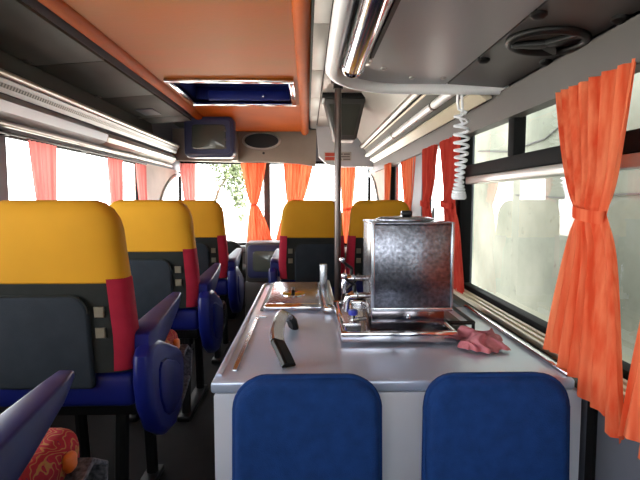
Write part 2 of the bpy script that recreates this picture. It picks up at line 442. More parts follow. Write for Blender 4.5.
MB().tube([(.554, 4.66, .412), (.554, 4.68, .412)], .021, 14).build('end_cap', M['black'], rr)

# galley overhead locker on the right
gl = thing('galley_locker', 'large silver overhead locker with white tubular edge above the counter', 'locker', (.37, .2, .38))
def arcpath(x, ye, xe, r, z, y0):
    P = [(x, y0, z), (x, ye-r-.2, z)]
    for k in range(13):
        a = math.radians(90*k/12); P.append((x+r-r*math.cos(a), ye-r+r*math.sin(a), z))
    return P+[(xe, ye, z)]
poly = [(q[0], q[1]) for q in arcpath(.078, 1.70, .462, .26, 0, YB)]+[(.462, YB)]
MB().prism(poly, 'z', .384, .72).build('body', M['silver'], gl)
MB().tube(arcpath(.072, 1.703, .672, .26, .374, YB), .0205, 16).build('edge_tube', M['white'], gl)
MB().prism([(.468, .384), (.655, .372), (.655, .72), (.468, .72)], 'y', YB, 1.70, .003).build('side_panel', M['darkpanel'], gl)
MB().tube([(.122, YB, .352), (.122, 1.33, .352)], .028, 20).build('lamp_tube', M['chrome'], gl)
MB().tube([(.122, 1.33, .352), (.122, 1.336, .352), (.122, 1.352, .352), (.122, 1.356, .352)], [.028, .031, .031, .024], 18).build('lamp_cap', M['chrome'], gl)
MB().box(.168, .178, YB, 1.36, .376, .386).build('slot', M['seam'], gl)
MB().box(.160, .174, 1.36, 1.40, .366, .384, .003).build('lamp_clip', M['silver2'], gl)
for x, y in ((.225, 1.49), (.33, 1.60), (.43, 1.60)):
    MB().lathe((x, y, .384), [(.009, 0), (.009, -.003), (.005, -.006)], 'z', 12).build('screw', M['silver2'], gl)
# speaker grille with the three-pointed star
sc_, sy_ = .568, 1.20
zz = .378
def tl(x): return lerp(.384, .372, (x-.468)/.187)
r = MB()
P = []
rings = []
for k in range(40):
    a = 2*PI*k/40; cx, cy = math.cos(a), math.sin(a)
    rings.append([(sc_+cx*(.083+.011*math.cos(b)), sy_+cy*(.083+.011*math.cos(b)), tl(sc_+cx*.083)-.004+.011*math.sin(b)) for b in [2*PI*j/10 for j in range(10)]])
rings.append(rings[0])
r.loft(rings, cap=False); sp = r.build('star_ring', M['black'], gl)
st = MB()
for k in range(3):
    a = math.radians(172+120*k); d = Vector((math.cos(a), math.sin(a), 0)); nrm = Vector((-d.y, d.x, 0)); c0 = Vector((sc_, sy_, 0))
    pts = [c0+nrm*.019-d*.0, c0+d*.082+nrm*.004, c0+d*.082-nrm*.004, c0-nrm*.019]
    st.prism([(q.x, q.y) for q in pts], 'z', zz-.018, zz-.004, .003)
st.build('star', M['black'], gl)
MB().lathe((sc_, sy_, zz-.0015), [(.078, .006), (.078, -.001), (.0, -.001)], 'z', 32).build('grille', M['darklining'], gl)
for x, y in ((.478, 1.05), (.482, 1.385), (.642, 1.36), (.642, 1.04)):
    MB().lathe((x, y, tl(x)), [(.017, .004), (.017, -.006), (.010, -.012), (.003, -.013)], 'z', 16).build('fixing_knob', M['black'], gl)
# coiled white cord hanging from the tube
pts = [(.512, 1.715, .362), (.514, 1.725, .33), (.52, 1.73, .31)]
zt, zb, n = .30, .006, 17
for i in range(n*14+1):
    t = i/(n*14); ang = 2*PI*n*t
    z = zt-(zt-zb)*(1-(1-t)**1.9); rad = .020-.004*t+.005*math.sin(9*t)
    pts.append((.528+rad*math.cos(ang)+.006*math.sin(6*t)*(1-t), 1.73+rad*math.sin(ang), z))
cd = MB().tube(pts, .0048, 7)
cd.tube([(.522, 1.705, .352), (.530, 1.72, .31), (.524, 1.73, .28), (.54, 1.74, .262)], .0042, 7)
tag(cd.build('coiled_cord', M['white']), 'white coiled cord hanging from the white tube over the counter', 'cord')

# ------------------------------------------------------------------ front end
ht = thing('header_panel', 'taupe header panel over the windscreen with an oval black vent', 'panel', (-.5, 5.2, .36))
MB().prism([(-1.36, .40), (-.69, .385), (-.43, .388), (-.1, .372), (.09, .342), (.10, .72), (-1.36, .72)], 'y', 5.16, 5.24, .006).build('panel', M['brownpanel'], ht)
v = MB(); v.lathe((-.46, 5.162, .60), [(.20, 0), (.195, -.016), (.175, -.02), (.17, -.006)], 'y', 40, 1, .47).build('vent_rim', M['silver2'], ht)
MB().lathe((-.46, 5.156, .60), [(.172, 0), (.172, -.004), (.0, -.004)], 'y', 40, 1, .43).build('vent_grille', M['black'], ht)
MB().lathe((-.44, 5.16, .475), [(.012, 0), (.012, -.008), (.004, -.010)], 'y', 12).build('button', M['black'], ht)
lp = thing('corner_panel', 'light grey corner panel with a small red sticker at front right', 'panel', (.38, 5.1, .33))
MB().prism([(.09, .76), (.12, .43), (.20, .355), (.34, .33), (.67, .33), (.67, .76)], 'y', 5.0, 5.12, .008).build('panel', M['lightpanel'], lp)
stk = MB().box(.17, .44, 4.994, 5.0, .385, .475, .002).build('sticker', M['stickerback'], lp)
s_ = MB()
for x, z, w in ((.18, .432, .10), (.18, .392, .10)): s_.box(x, x+w, 4.99, 4.995, z, z+.033)
s_.build('red_print', M['stickerred'], stk)
s_ = MB()
for x, z, w in ((.295, .445, .06), (.365, .445, .06), (.295, .42, .13), (.295, .395, .05), (.36, .395, .07)): s_.box(x, x+w, 4.99, 4.995, z, z+.014)
s_.build('grey_print', M['stickergrey'], stk)

# dark housing hung from the ceiling
wd = thing('ceiling_housing', 'dark wedge-shaped housing hanging from the ceiling behind the pole', 'housing', (.26, 3.5, .41))
o = MB().prism([(.115, .70), (.125, .66), (.185, .425), (.20, .41), (.325, .41), (.34, .425), (.395, .66), (.405, .70)], 'y', 3.45, 3.66, .012).build('shell', M['darkpanel'], wd)
MB().prism([(.15, .65), (.205, .44), (.32, .44), (.37, .65)], 'y', 3.442, 3.452, .003).build('face_plate', M['darklining'], wd)
MB().prism([(.105, .722), (.105, .685), (.415, .685), (.415, .722)], 'y', 3.43, 3.66, .006).build('mount_rim', M['black'], wd)

# television under the orange panel
tv = thing('television', 'navy cased television hanging under the left end of the orange ceiling panel', 'television', (-.86, 4.6, .37))
def crt(par, x0, x1, y0, dep, z0, z1, cm, fm, sm, b=.045, taper=.7):
    MB().prism(rrect(x0, x1, z0, z1, .05), 'y', y0, y0+dep*.35, .015).build('casing', cm, par)
    xc, zc = (x0+x1)/2, (z0+z1)/2
    MB().loft([[(lerp(xc, q[0], s), y, lerp(zc, q[1], s)) for q in rrect(x0+.01, x1-.01, z0+.01, z1-.01, .05)] for y, s in ((y0+dep*.33, .99), (y0+dep, taper))]).build('rear_casing', cm, par)
    bz = MB(); o_ = rrect(x0+.03, x1-.03, z0+.03, z1-.03, .04); i_ = rrect(x0+b, x1-b, z0+b, z1-b, .03)
    def ring(P, y): return [(q[0], y, q[1]) for q in P]
    bz.loft([ring(o_, y0+.004), ring(o_, y0-.012), ring(i_, y0-.012), ring(i_, y0+.004)], cap=False).build('bezel', fm, par)
    i2 = rrect(x0+b+.002, x1-b-.002, z0+b+.002, z1-b-.002, .03)
    s = MB(); s.prism(i2, 'y', y0-.006, y0+.003, .003).build('screen', sm, par)
crt(tv, -1.085, -.645, 4.5, .4, .375, .735, M['navy'], M['navy'], M['screen'], .07)
for z in (.63, .55, .48): MB().lathe((-.77+.05, 4.492, z-.02), [(.012, 0), (.012, -.008), (.004, -.01)], 'y', 12).build('knob', M['pelmet'], tv)
MB().box(-.98, -.76, 4.6, 4.8, .735, .75, .004).build('mounting_bracket', M['navy'], tv)
struct(MB().box(-.755, -.69, 5.0, 5.15, .39, .70, .01).build('trim_10', M['brownpanel']))

# front monitor on its cabinet
cab = thing('driver_partition', 'low dark grey partition cabinet behind the driver area carrying a boxy screen', 'cabinet', (-.35, 4.4, FL))
MB().box(-.53, .1, 4.22, 4.62, FL, -.69, .02).build('body', M['darkpanel'], cab)
mo = thing('monitor', 'boxy grey framed monitor on the partition by the front seats', 'monitor', (-.35, 4.3, -.69))
MB().box(-.52, -.16, 4.2, 4.5, -.69, -.36, .018).build('frame', M['pelmet'], mo)
MB().prism(rrect(-.50, -.18, -.655, -.375, .03), 'y', 4.175, 4.2, .008).build('bezel', M['navy'], mo)
MB().prism(rrect(-.455, -.205, -.60, -.425, .03), 'y', 4.168, 4.176, .003).build('screen', M['screen'], mo)
da = thing('dashboard', 'long dark dashboard below the windscreen', 'dashboard', (-.4, 5.2, FL))
MB().prism([(4.95, FL), (4.95, -.62), (5.02, -.53), (5.28, -.50), (5.28, FL)], 'x', XL+.06, .58, .02).build('body', M['darkpanel'], da)
MB().prism([(5.0, -.53), (5.08, -.475), (5.2, -.47), (5.27, -.50)], 'x', -1.15, -.42, .012).build('cowl', M['black'], da)
dr = thing('driver_seat', 'low dark driver seat in front of the left passenger rows', 'seat', (-.75, 4.4, FL))
MB().prism(rrect(-.95, -.55, -.75, -.345, .1), 'y', 4.18, 4.30, .04).build('backrest', M['seatdark'], dr)
MB().box(-.95, -.55, 4.3, 4.72, -.72, -.60, .04).build('seat', M['seatdark'], dr)
MB().box(-.87, -.63, 4.35, 4.65, FL, -.70, .02).build('pedestal', M['black'], dr)

# pole
M['polesteel'] = mat('dull_pole_steel', (112, 104, 102), .3, 1., vary=.08)
po = thing('grab_pole', 'tall steel grab pole from floor to ceiling behind the counter', 'pole', (.178, 2.93, FL))
MB().tube([(.178, 2.9, FL), (.178, 2.9, .70)], .019, 16).build('tube', M['polesteel'], po)
MB().tube([(.178, 2.9, .722), (.178, 2.9, .70), (.178, 2.9, .695), (.178, 2.9, .66), (.178, 2.9, .655), (.178, 2.9, .63)], [.055, .055, .04, .04, .028, .028], 16).build('ceiling_flange', M['black'], po)
MB().tube([(.178, 2.9, FL), (.178, 2.9, FL+.012), (.178, 2.9, FL+.03)], [.05, .05, .022], 16).build('floor_flange', M['steel'], po)

# ------------------------------------------------------------------ passenger seats
HW = [(-.49, .204), (-.385, .208), (-.23, .198), (-.14, .19), (-.08, .186), (-.05, .178), (-.025, .163), (-.008, .143), (0, .118)]
TH = [(-.49, .05), (-.08, .05), (-.03, .042), (-.008, .028), (0, .012)]
NSE = 4.
def lean(z): return .05-(z+.49)*.10
def bring(z, off=0, a0=0, a1=360, n=40, full=True):
    hw, t = interp(HW, z)+off, interp(TH, z)+off; R = []
    for k in range(n if full else n+1):
        a = math.radians(a0+(a1-a0)*k/n); c, s = math.cos(a), math.sin(a)
        R.append((hw*math.copysign(abs(c)**(2/NSE), c), .05+lean(z)-.05+t*math.copysign(abs(s)**(2/NSE), s), z))
    return R
def make_seat(label, cx, Y, s=1, arm=True, group='passenger seats', K=1.):
    t = thing('passenger_seat', label, 'seat', (cx, Y+.25, FL), group)
    T = lambda R: [(cx+s*K*q[0], Y+q[1], q[2]) for q in R]
    zs = [-.49, -.44, -.385, -.3, -.24, -.21]
    MB().loft([T(bring(z)) for z in zs]).build('backrest', M['seatdark'], t)
    zs = [-.229, -.225, -.18, -.14, -.11, -.08, -.065, -.05, -.037, -.025, -.015, -.008, -.003, 0]
    rg = [T(bring(-.229, .001))]+[T(bring(z, .005)) for z in zs[1:]]
    MB().loft(rg).build('head_cover', M['yellow'], t)
    for a0, a1 in ((-54, 54), (126, 234)):
        o = MB(); zz_ = [-.485, -.43, -.38, -.32, -.26, -.22]
        o.loft([T(bring(z, .003+.004*(i > 0), a0, a1, 18, False)) for i, z in enumerate(zz_)]+[T(bring(-.212, .001, a0, a1, 18, False))], cap=False, closed=False)
        o.build('side_wing', M['crimson'], t)
    def pl(x, y, z): return (cx+s*x, Y+y+lean(z)-.05, z)
    pk = MB().prism(rrect(-.165, .105, -.535, -.262, .05, 6, .012), 'y', -.014, .012, .01, 3, pl).build('pocket', M['pocket'], t)
    e = rrect(-.165, .105, -.535, -.262, .05, 6, .012)[:14]
    MB().tube([pl(q[0], -.010, q[1]) for q in e], .004, 6).build('pocket_edge', M['seatdark'], pk)
    for z in (-.325, -.385):
        MB().prism([(.118, z), (.145, z), (.145, z+.03), (.118, z+.03)], 'y', -.006, .004, .002, 1, pl).build('fastener', M['tag'], t)
    b = MB(); x0, x1 = sorted((cx-s*K*.212, cx+s*K*.212))
    b.box(x0, x1, Y+.012, Y+.14, -.60, -.495, .025, 3).build('back_base', M['bluep'], t)
    x0, x1 = sorted((cx-s*K*.20, cx+s*K*.208))
    MB().box(x0, x1, Y+.135, Y+.55, -.61, -.495, .04, 4).build('cushion', M['swirl'], t)
    MB().box(x0+.02, x1-.02, Y+.1, Y+.50, -.66, -.605, .01).build('seat_frame', M['black'], t)
    for xx in (-.13, .12):
        g = MB(); xa = cx+s*xx
        g.tube([(xa, Y+.16, -.65), (xa, Y+.12, FL+.02)], .022, 8).tube([(xa, Y+.40, -.65), (xa, Y+.44, FL+.02)], .022, 8)
        g.box(xa-.03, xa+.03, Y+.06, Y+.49, FL, FL+.025, .006).build('leg', M['black'], t)
    if arm:
        a = MB(); rings = []
        for y, zt, zb, xi, xo in ((.02, -.385, -.465, .19, .252), (.03, -.378, -.475, .184, .258), (.12, -.369, -.465, .186, .258), (.25, -.356, -.43, .194, .254), (.38, -.343, -.385, .204, .249), (.435, -.338, -.356, .21, .244), (.442, -.341, -.35, .214, .238)):
            pts = rrect(xi, xo, zb, zt, min(.006, (zt-zb)*.45, (xo-xi)*.45), 3)
            rings.append([(cx+s*q[0], Y+y, q[1]) for q in pts])
        a.loft(rings).build('armrest', M['bluep'], t)
        sh = [(-.012, -.44), (.02, -.415), (.10, -.42), (.20, -.46), (.30, -.50), (.355, -.535), (.37, -.58), (.36, -.66), (.32, -.73), (.24, -.755), (.14, -.74), (.06, -.69), (.0, -.60), (-.018, -.52)]
        xa, xb = sorted((cx+s*.212, cx+s*.268))
        sd = MB().prism([(Y+q[0], q[1]) for q in sh], 'x', xa, xb, .02, 3).build('side_shield', M['bluep'], t)
        sh2 = [(Y+.17+(q[0]-.17)*.6, -.59+(q[1]+.59)*.6) for q in sh]
        xa, xb = sorted((cx+s*.266, cx+s*.276))
        MB().prism(sh2, 'x', xa, xb, .008, 2).build('shield_boss', M['bluep'], sd)
        xa, xb = sorted((cx+s*.205, cx+s*.228))
        MB().box(xa, xb, Y+.44, Y+.475, -.56, -.52, .011, 3).build('recline_lever', M['orangeplastic'], t)
        MB().strip([(cx+s*.225, Y+.44, -.58), (cx+s*.228, Y+.50, -.56), (cx+s*.228, Y+.565, -.60), (cx+s*.22, Y+.57, -.70), (cx+s*.205, Y+.48, -.78)], (1, 0, 0), .012, .045).build('seat_belt', M['strap'], t)
    return t
SX = -.708
s1 = make_seat('yellow-topped passenger seat nearest the camera on the left side', SX, 1.40)
dup(s1, (0, .85, 0), 'yellow-topped left-hand passenger seat in the middle, second from the camera')
dup(s1, (0, 1.70, 0), 'yellow-topped left-hand passenger seat farthest from the camera, nearest the windscreen')
dup(s1, (0, -.85, 0), 'left seat cropped at bottom left, only blue armrest and red patterned cushion showing')
make_seat('yellow-topped front passenger seat left of the steel pole', .030, 3.05, -1, K=.96)
make_seat('yellow-topped front passenger seat right of the pole, behind the metal urn', .447, 3.05, -1, False, K=.96)

# ------------------------------------------------------------------ counter
CT = -.38
ct = thing('galley_counter', 'grey galley counter with a stainless steel top in the middle of the bus', 'counter', (.19, 1.5, FL))
Lp = [(-.203, 1.03), (.573, 1.03), (.573, 1.75), (.105, 1.75), (.105, 2.25), (-.203, 2.25)]
MB().prism([(-.198, 1.034), (.592, 1.034), (.592, 1.745), (.10, 1.745), (.10, 2.245), (-.198, 2.245)], 'z', FL, CT-.0285, .006).build('body', M['paint'], ct)
MB().prism(Lp, 'z', CT-.028, CT, .008, 3).build('worktop', M['worktop'], ct)
rim = MB()
rim.tube([(-.192, 1.06, CT-.001), (-.192, 2.20, CT-.001), (-.185, 2.236, CT-.001), (-.16, 2.243, CT-.001), (.09, 2.243, CT-.001)], .0075, 10)
rim.build('rim_bead', M['worktop'], ct)
MB().box(-.168, -.156, 1.09, 1.60, CT-.002, CT+.004, .002).box(-.168, -.13, 1.60, 1.612, CT-.002, CT+.005, .002).build('pan_ridge', M['steel'], ct)
MB().box(.556, .572, 1.035, 1.74, CT-.002, CT+.010, .004).build('end_bead', M['chrome'], ct)
# lid, bracket and grab handle, fixed to the worktop
ld = MB().box(-.147, .048, 1.72, 2.225, CT, CT+.014, .005).build('lid', M['steel'], ct); ld['label'] = 'flat steel lid with recessed handle'
MB().box(-.150, .050, 1.685, 1.722, CT-.0005, CT+.024, .011, 4).build('front_lip', M['chrome'], ld)
MB().box(-.162, -.151, 1.70, 2.225, CT, CT+.004).build('gasket', M['black'], ld)
c = (-.055, 1.93, CT+.014)
MB().lathe(c, [(.048, 0), (.047, .004), (.042, .005), (.036, .0025), (.012, .001), (0.001, .001)], 'z', 32, 1, 1.25).build('recess_cup', M['chrome'], ld)
MB().strip([(-.055, 1.88, CT+.017), (-.055, 1.90, CT+.034), (-.055, 1.96, CT+.034), (-.055, 1.98, CT+.017)], (0, 0, 1), .012, .006).build('grip', M['black'], ld)
ub = MB().box(.055, .082, 1.66, 2.23, CT, CT+.014, .004).build('bracket', M['steel'], ct); ub['label'] = 'upright steel bracket beside the lid'
MB().box(.085, .10, 1.68, 2.235, CT, CT+.020, .004).build('side_strip', M['silver2'], ub)
MB().box(.053, .083, 2.05, 2.075, CT+.01, -.265, .003).build('upright', M['steel'], ub)
MB().box(.054, .098, 1.645, 1.70, CT, CT+.022, .005).build('foot', M['chrome'], ub)
hp = [(-.042, 1.112, CT+.004), (-.052, 1.13, CT+.02), (-.070, 1.165, -.337), (-.074, 1.20, -.327), (-.074, 1.27, -.319), (-.070, 1.34, -.317), (-.063, 1.395, -.321), (-.055, 1.42, -.333), (-.046, 1.445, -.35), (-.04, 1.458, CT+.004)]
hd = MB().strip(hp[2:8], (0.45, 0, 1), .034, .018).build('handle', M['steel'], ct); hd['label'] = 'arched silver grab handle with black ends'
MB().strip(hp[:3], (0.45, 0, 1), .036, .020).build('end_bracket', M['black'], hd)
MB().strip(hp[7:], (0.45, 0, 1), .036, .020).build('end_bracket', M['black'], hd)

# tray
ty = thing('drip_tray', 'shallow stainless steel tray under the metal urn', 'tray', (.25, 1.5, CT))
x0, x1, y0, y1 = .088, .395, 1.275, 1.70
MB().box(x0+.01, x1-.01, y0+.01, y1-.01, CT+.012, CT+.018).build('base', M['steel'], ty)
for a in ((x0, x1, y0, y0+.02), (x0, x1, y1-.02, y1), (x0, x0+.018, y0+.02, y1-.02), (x1-.018, x1, y0+.02, y1-.02)):
    MB().box(*a, CT+.008, CT+.036, .004).build('rim', M['chrome'], ty)
f = MB()
for x in (x0+.03, x1-.05):
    for y in (y0+.03, y1-.05): f.box(x, x+.03, y, y+.03, CT, CT+.012, .002)
f.build('foot', M['white'], ty)
MB().box(.098, .150, 1.36, 1.372, CT+.018, CT+.04, .003).box(.135, .147, 1.372, 1.66, CT+.018, CT+.038, .003).build('divider', M['steel'], ty)
# dark wire stand by the tray
dt = thing('dark_tray', 'small dark tray wedged between the urn and the window sill', 'tray', (.43, 1.5, CT))
MB().box(.402, .47, 1.38, 1.70, CT, CT+.012, .003).build('base', M['black'], dt)
q = [(.402, 1.38), (.47, 1.38), (.47, 1.70), (.402, 1.70), (.402, 1.38)]
MB().tube([(a, b, CT+.034) for a, b in q], .006, 8).build('rim', M['black'], dt)
for a, b in q[:4]: MB().tube([(a, b, CT), (a, b, CT+.034)], .005, 8).build('post', M['black'], dt)

# urn
ur = thing('metal_urn', 'square galvanised metal drinks urn with taps and a black knob on top', 'urn', (.277, 1.44, CT+.018))
ux0, ux1, uy0, uy1 = .176, .395, 1.335, 1.55
MB().box(ux0-.002, ux1-.02, uy0-.002, uy1, CT+.018, -.295, .004).build('base', M['darksteel'], ur)
MB().box(ux0, ux1, uy0, uy1, -.295, -.066, .003).build('body', M['galv'], ur)
MB().box(ux0-.0025, ux1+.0025, uy0-.0025, uy1+.004, -.066, -.060, .001).build('top_rim', M['galv'], ur)
MB().box(ux0-.003, ux0+.006, uy0-.003, uy0+.006, -.295, -.06, .001).box(ux1-.006, ux1+.002, uy0-.003, uy0+.006, -.295, -.06, .001).box(ux0, ux1, uy0-.004, uy0, -.302, -.292, .001).build('edge_seam', M['steel'], ur)
MB().lathe((.285, 1.45, -.058), [(.085, 0), (.085, .004), (.07, .009), (.02, .012), (.001, .012)], 'z', 28).build('lid', M['galv'], ur)
kb = MB().box(.270, .302, 1.42, 1.445, -.047, -.030, .006, 3)
kb.build('knob', M['black'], ur)
MB().tube([(.274, 1.432, -.05), (.274, 1.432, -.032)], .004, 8).tube([(.298, 1.432, -.05), (.298, 1.432, -.032)], .004, 8).build('knob_stem', M['chrome'], ur)
MB().lathe((.274, uy0-.006, -.315), [(.006, .003), (.006, -.002), (.001, -.003)], 'y', 10).build('rivet', M['chrome'], ur)
for i, (y, z) in enumerate(((1.40, -.27), (1.49, -.235))):
    b = MB().tube([(ux0, y, z), (.145, y, z), (.140, y, z), (.128, y, z), (.118, y, z-.004), (.112, y, z-.016), (.111, y, z-.045)], [.008, .008, .013, .013, .011, .009, .008], 12)
    tp = b.build('tap', M['chrome'], ur)
    MB().tube([(.134, y, z+.01), (.134, y, z+.03), (.126, y-.004, z+.036), (.106, y-.01, z+.052)], [.006, .005, .005, .004], 8).build('tap_lever', M['black'], tp)
    MB().lathe((.104, y-.011, z+.049), [(.001, 0), (.007, .002), (.009, .008), (.007, .014), (.001, .016)], 'z', 12).build('lever_knob', M['chrome'], tp)
MB().lathe((.128, 1.375, CT+.06), [(.012, 0), (.014, .006), (.012, .014), (.001, .016)], 'z', 14).build('drain_button', M['bluebutton'], ur)
MB().tube([(.128, 1.375, CT+.018), (.128, 1.375, CT+.06)], .006, 8).tube([(.128, 1.375, CT+.045), (.165, 1.375, CT+.05)], .006, 8).build('drain_pipe', M['chrome'], ur)
MB().tube([(.118, 1.47, -.30), (.108, 1.52, -.315), (.115, 1.55, -.29), (.15, 1.54, -.25), (.162, 1.53, -.23)], .006, 8).build('hose', M['black'], ur)

# rag
def ragf(u, v):
    x = lerp(.398, .508, u); y = lerp(1.20, 1.345, v)
    e = min(u, 1-u, v, 1-v)*4; e = min(1, e)
    n = math.sin(17*u+5*v)*.35+math.sin(11*v-7*u+1)*.35+math.sin(29*u*v+3)*.3
    return (x+.010*math.sin(9*v+3)+.006*math.sin(23*v), y+.010*math.sin(8*u+1)+.006*math.sin(27*u), CT+.003+(e**.7)*(.026+.011*n)+.0025*(1+n))
rg = MB().grid(ragf, 40, 40)
tag(rg.build('cleaning_rag', M['rag'], ang=180), 'crumpled pink rag lying on the counter beside the urn', 'rag')

# ------------------------------------------------------------------ blue chairs
def make_chair(label, cx):
    t = thing('blue_chair', label, 'chair', (cx, .75, FL), 'blue chairs in front of the counter')
    def tp(x, y, z):
        k = 1+.06*(z+.343)*-1 if z < -.4 else 1
        return (cx+(x-cx)*k, y+.10*max(0, -(z+.343))*-.35, z)
    MB().prism(rrect(cx-.142, cx+.142, -.70, -.345, .062, 8, .03), 'y', .935, .99, .02, 4, tp).build('backrest', M['bluefab'], t)
    r = [(cx+.128*math.copysign(1, 1)*0, 0, 0)]
    MB().tube([tp(q[0], .955, q[1]) for q in rrect(cx-.141, cx+.141, -.70, -.346, .062, 8, .03)]+[tp(cx+.141, .955, -.408)], .006, 8).build('piping', M['bluefab'], t)
    MB().prism(rrect(cx-.145, cx+.145, .53, .93, .05), 'z', -.68, -.61, .02, 3).build('seat', M['bluefab'], t)
    for sx in (-.12, .12):
        for yy in (.57, .89):
            MB().tube([(cx+sx, yy, -.67), (cx+sx, yy, FL)], .011, 10).build('leg', M['steel'], t)
    f = MB().tube([(cx-.12, .57, -.685), (cx-.12, .89, -.685), (cx+.12, .89, -.685), (cx+.12, .57, -.685)], .010, 8)
    for sx in (-.10, .10): f.tube([(cx+sx, .89, -.685), (cx+sx, .965, -.66), (cx+sx, .965, -.5)], .009, 8)
    f.build('frame', M['steel'], t)
    return t
c1 = make_chair('blue upholstered chair left of the pair, before the counter on the aisle side', 0.0)
dup(c1, (.375, 0, 0), 'blue upholstered chair right of the pair, before the counter on the window side')

# ------------------------------------------------------------------ curtains
def curtain(label, axis, fixed, rows, m, n=7, amp=.014, group=None, tie=True, inward=1, fix_bot=None, seed=0, pw=.7, hem=0.):
    """rows: (z, centre, width) at top, tie, bottom; axis: direction the curtain runs in"""
    (zt, c0, w0), (zm, c1, w1), (zb, c2, w2) = rows
    fb = fixed if fix_bot is None else fix_bot
    rnd = random.Random(seed); ph = [rnd.uniform(0, 6.28) for _ in range(4)]
    def pos(u, v):
        z = lerp(zt, zb, v)
        if z >= zm:
            t = (z-zm)/(zt-zm); c = lerp(c1, c0, t**.8); w = lerp(w1, w0, t**pw)
        else:
            t = (zm-z)/(zm-zb); c = lerp(c1, c2, t**.8); w = lerp(w1, w2, t**pw)
        a = amp*(.45+.55*min(1, w/w0))*(1-.5*math.exp(-((z-zm)/.03)**2))
        k = 2*PI*n*(u+.03*math.sin(2*PI*u+ph[0])); kk = math.sin(k+.5*math.sin(3*v+ph[1]))+.35*math.sin(2.3*k+ph[2]+2*v)
        bulge = .25*w1*math.exp(-((z-zm)/.05)**2)*(1-(2*u-1)**2)*.6
        off = a*kk+bulge
        s = c+(u-.5)*w
        f = lerp(fixed, fb, v)-inward*off
        z += hem*(u-.5)*max(0, (zm-z)/(zm-zb))
        z += .008*math.sin(2*PI*n*u*.5+ph[3])*max(0, v-.8)*5
        return (f, s, z) if axis == 'y' else (s, f, z)
    o = MB().grid(pos, n*9, 44).build('curtain', m, None, ang=180)
    tag(o, label, 'curtain', group)
    if tie:
        tb = MB(); R = []
        for k in range(25):
            a = 2*PI*k/24; d = w1*.485*math.cos(a); e = (.004+.14*w1)*math.sin(a)
            ring = []
            for dz, dr in ((-.013, 0), (-.010, .003), (.010, .003), (.013, 0)):
                s = c1+d*(1+dr*8); f = lerp(fixed, fb, (zt-zm)/(zt-zb))-inward*(e*(1+dr*8)+.10*w1)
                zz_ = zm+dz+.006*math.cos(a)
                ring.append((f, s, zz_) if axis == 'y' else (s, f, zz_))
            R.append(ring)
        tb.loft(R, cap=False, closed=False).build('tieback', m, o)
    return o
XC = .64
curtain('large bright orange curtain gathered by a tie in front of the right window', 'y', XC, ((.272, 1.125, .31), (-.03, 1.045, .108), (-.392, .995, .30)), M['curt'], 7, .010, fix_bot=.566, hem=.10, seed=1)
curtain('orange curtain cut off by the right edge of the picture', 'y', XC, ((.272, .63, .32), (-.03, .76, .13), (-.412, .685, .31)), M['curt'], 7, .010, fix_bot=.55, seed=2, pw=.8)
curtain('red curtain tied back on the right wall just beyond the coiled cord', 'y', XC, ((.275, 2.25, .30), (-.02, 2.22, .15), (-.40, 2.16, .34)), M['curtred'], 6, .012, seed=3)
curtain('red curtain with a narrow tied waist, second along the right wall from the cord', 'y', XC, ((.275, 2.62, .26), (-.02, 2.66, .12), (-.40, 2.62, .30)), M['curtred'], 6, .012, seed=4)
curtain('orange red curtain on the right wall behind the far front seat', 'y', .67, ((.275, 3.33, .52), (-.06, 3.30, .16), (-.40, 3.3, .40)), M['curt'], 7, .007, seed=5)
curtain('narrow orange red curtain at the front end of the right wall', 'y', XC, ((.285, 3.98, .26), (-.06, 3.98, .14), (-.40, 3.98, .24)), M['curt'], 5, .010, seed=6)
XLc = XL+.07
curtain('glare-tinted pale red curtain in the left window above the nearest seat', 'y', XLc, ((.285, 2.58, .27), (-.14, 2.60, .13), (-.42, 2.6, .2)), M['curtpink'], 6, .010, inward=-1, seed=7)
curtain('glare-tinted pale red curtain at the left window above the middle seat', 'y', XLc, ((.285, 3.53, .25), (-.14, 3.55, .16), (-.42, 3.55, .2)), M['curtpink'], 6, .010, inward=-1, seed=8)
curtain('glare-tinted pale red curtain at the left beside the curved front pillar panel', 'y', XLc, ((.285, 4.08, .26), (-.14, 4.13, .18), (-.42, 4.1, .2)), M['curtpink'], 5, .010, inward=-1, seed=9)
YC = 5.36
curtain('glare-tinted pale red curtain in the left corner of the windscreen', 'x', 5.36, ((.385, -1.26, .17), (-.1, -1.24, .1), (-.46, -1.25, .16)), M['curtpink'], 4, .012, seed=10)
curtain('bright red orange curtain left of the windscreen mullion, tied to a narrow waist', 'x', YC, ((.39, -.565, .27), (-.05, -.565, .065), (-.49, -.50, .30)), M['curt'], 6, .014, seed=11)
curtain('bright red orange curtain right of the windscreen mullion', 'x', YC, ((.39, -.09, .32), (-.02, -.13, .16), (-.49, -.20, .30)), M['curt'], 6, .014, seed=12)
curtain('orange curtain in the right corner of the windscreen below the sticker panel', 'x', YC, ((.36, .44, .17), (-.1, .43, .1), (-.46, .43, .16)), M['curt'], 4, .012, seed=13)
cr = MB().tube([(XLc, 2.2, .296), (XLc, 4.22, .296)], .007, 8)
for y in (2.3, 3.1, 4.1): cr.box(XL+.03, XLc+.004, y-.008, y+.008, .288, .304)
tag(cr.build('curtain_rail', M['black']), 'thin dark curtain rail along the top of the left windows', 'rail')

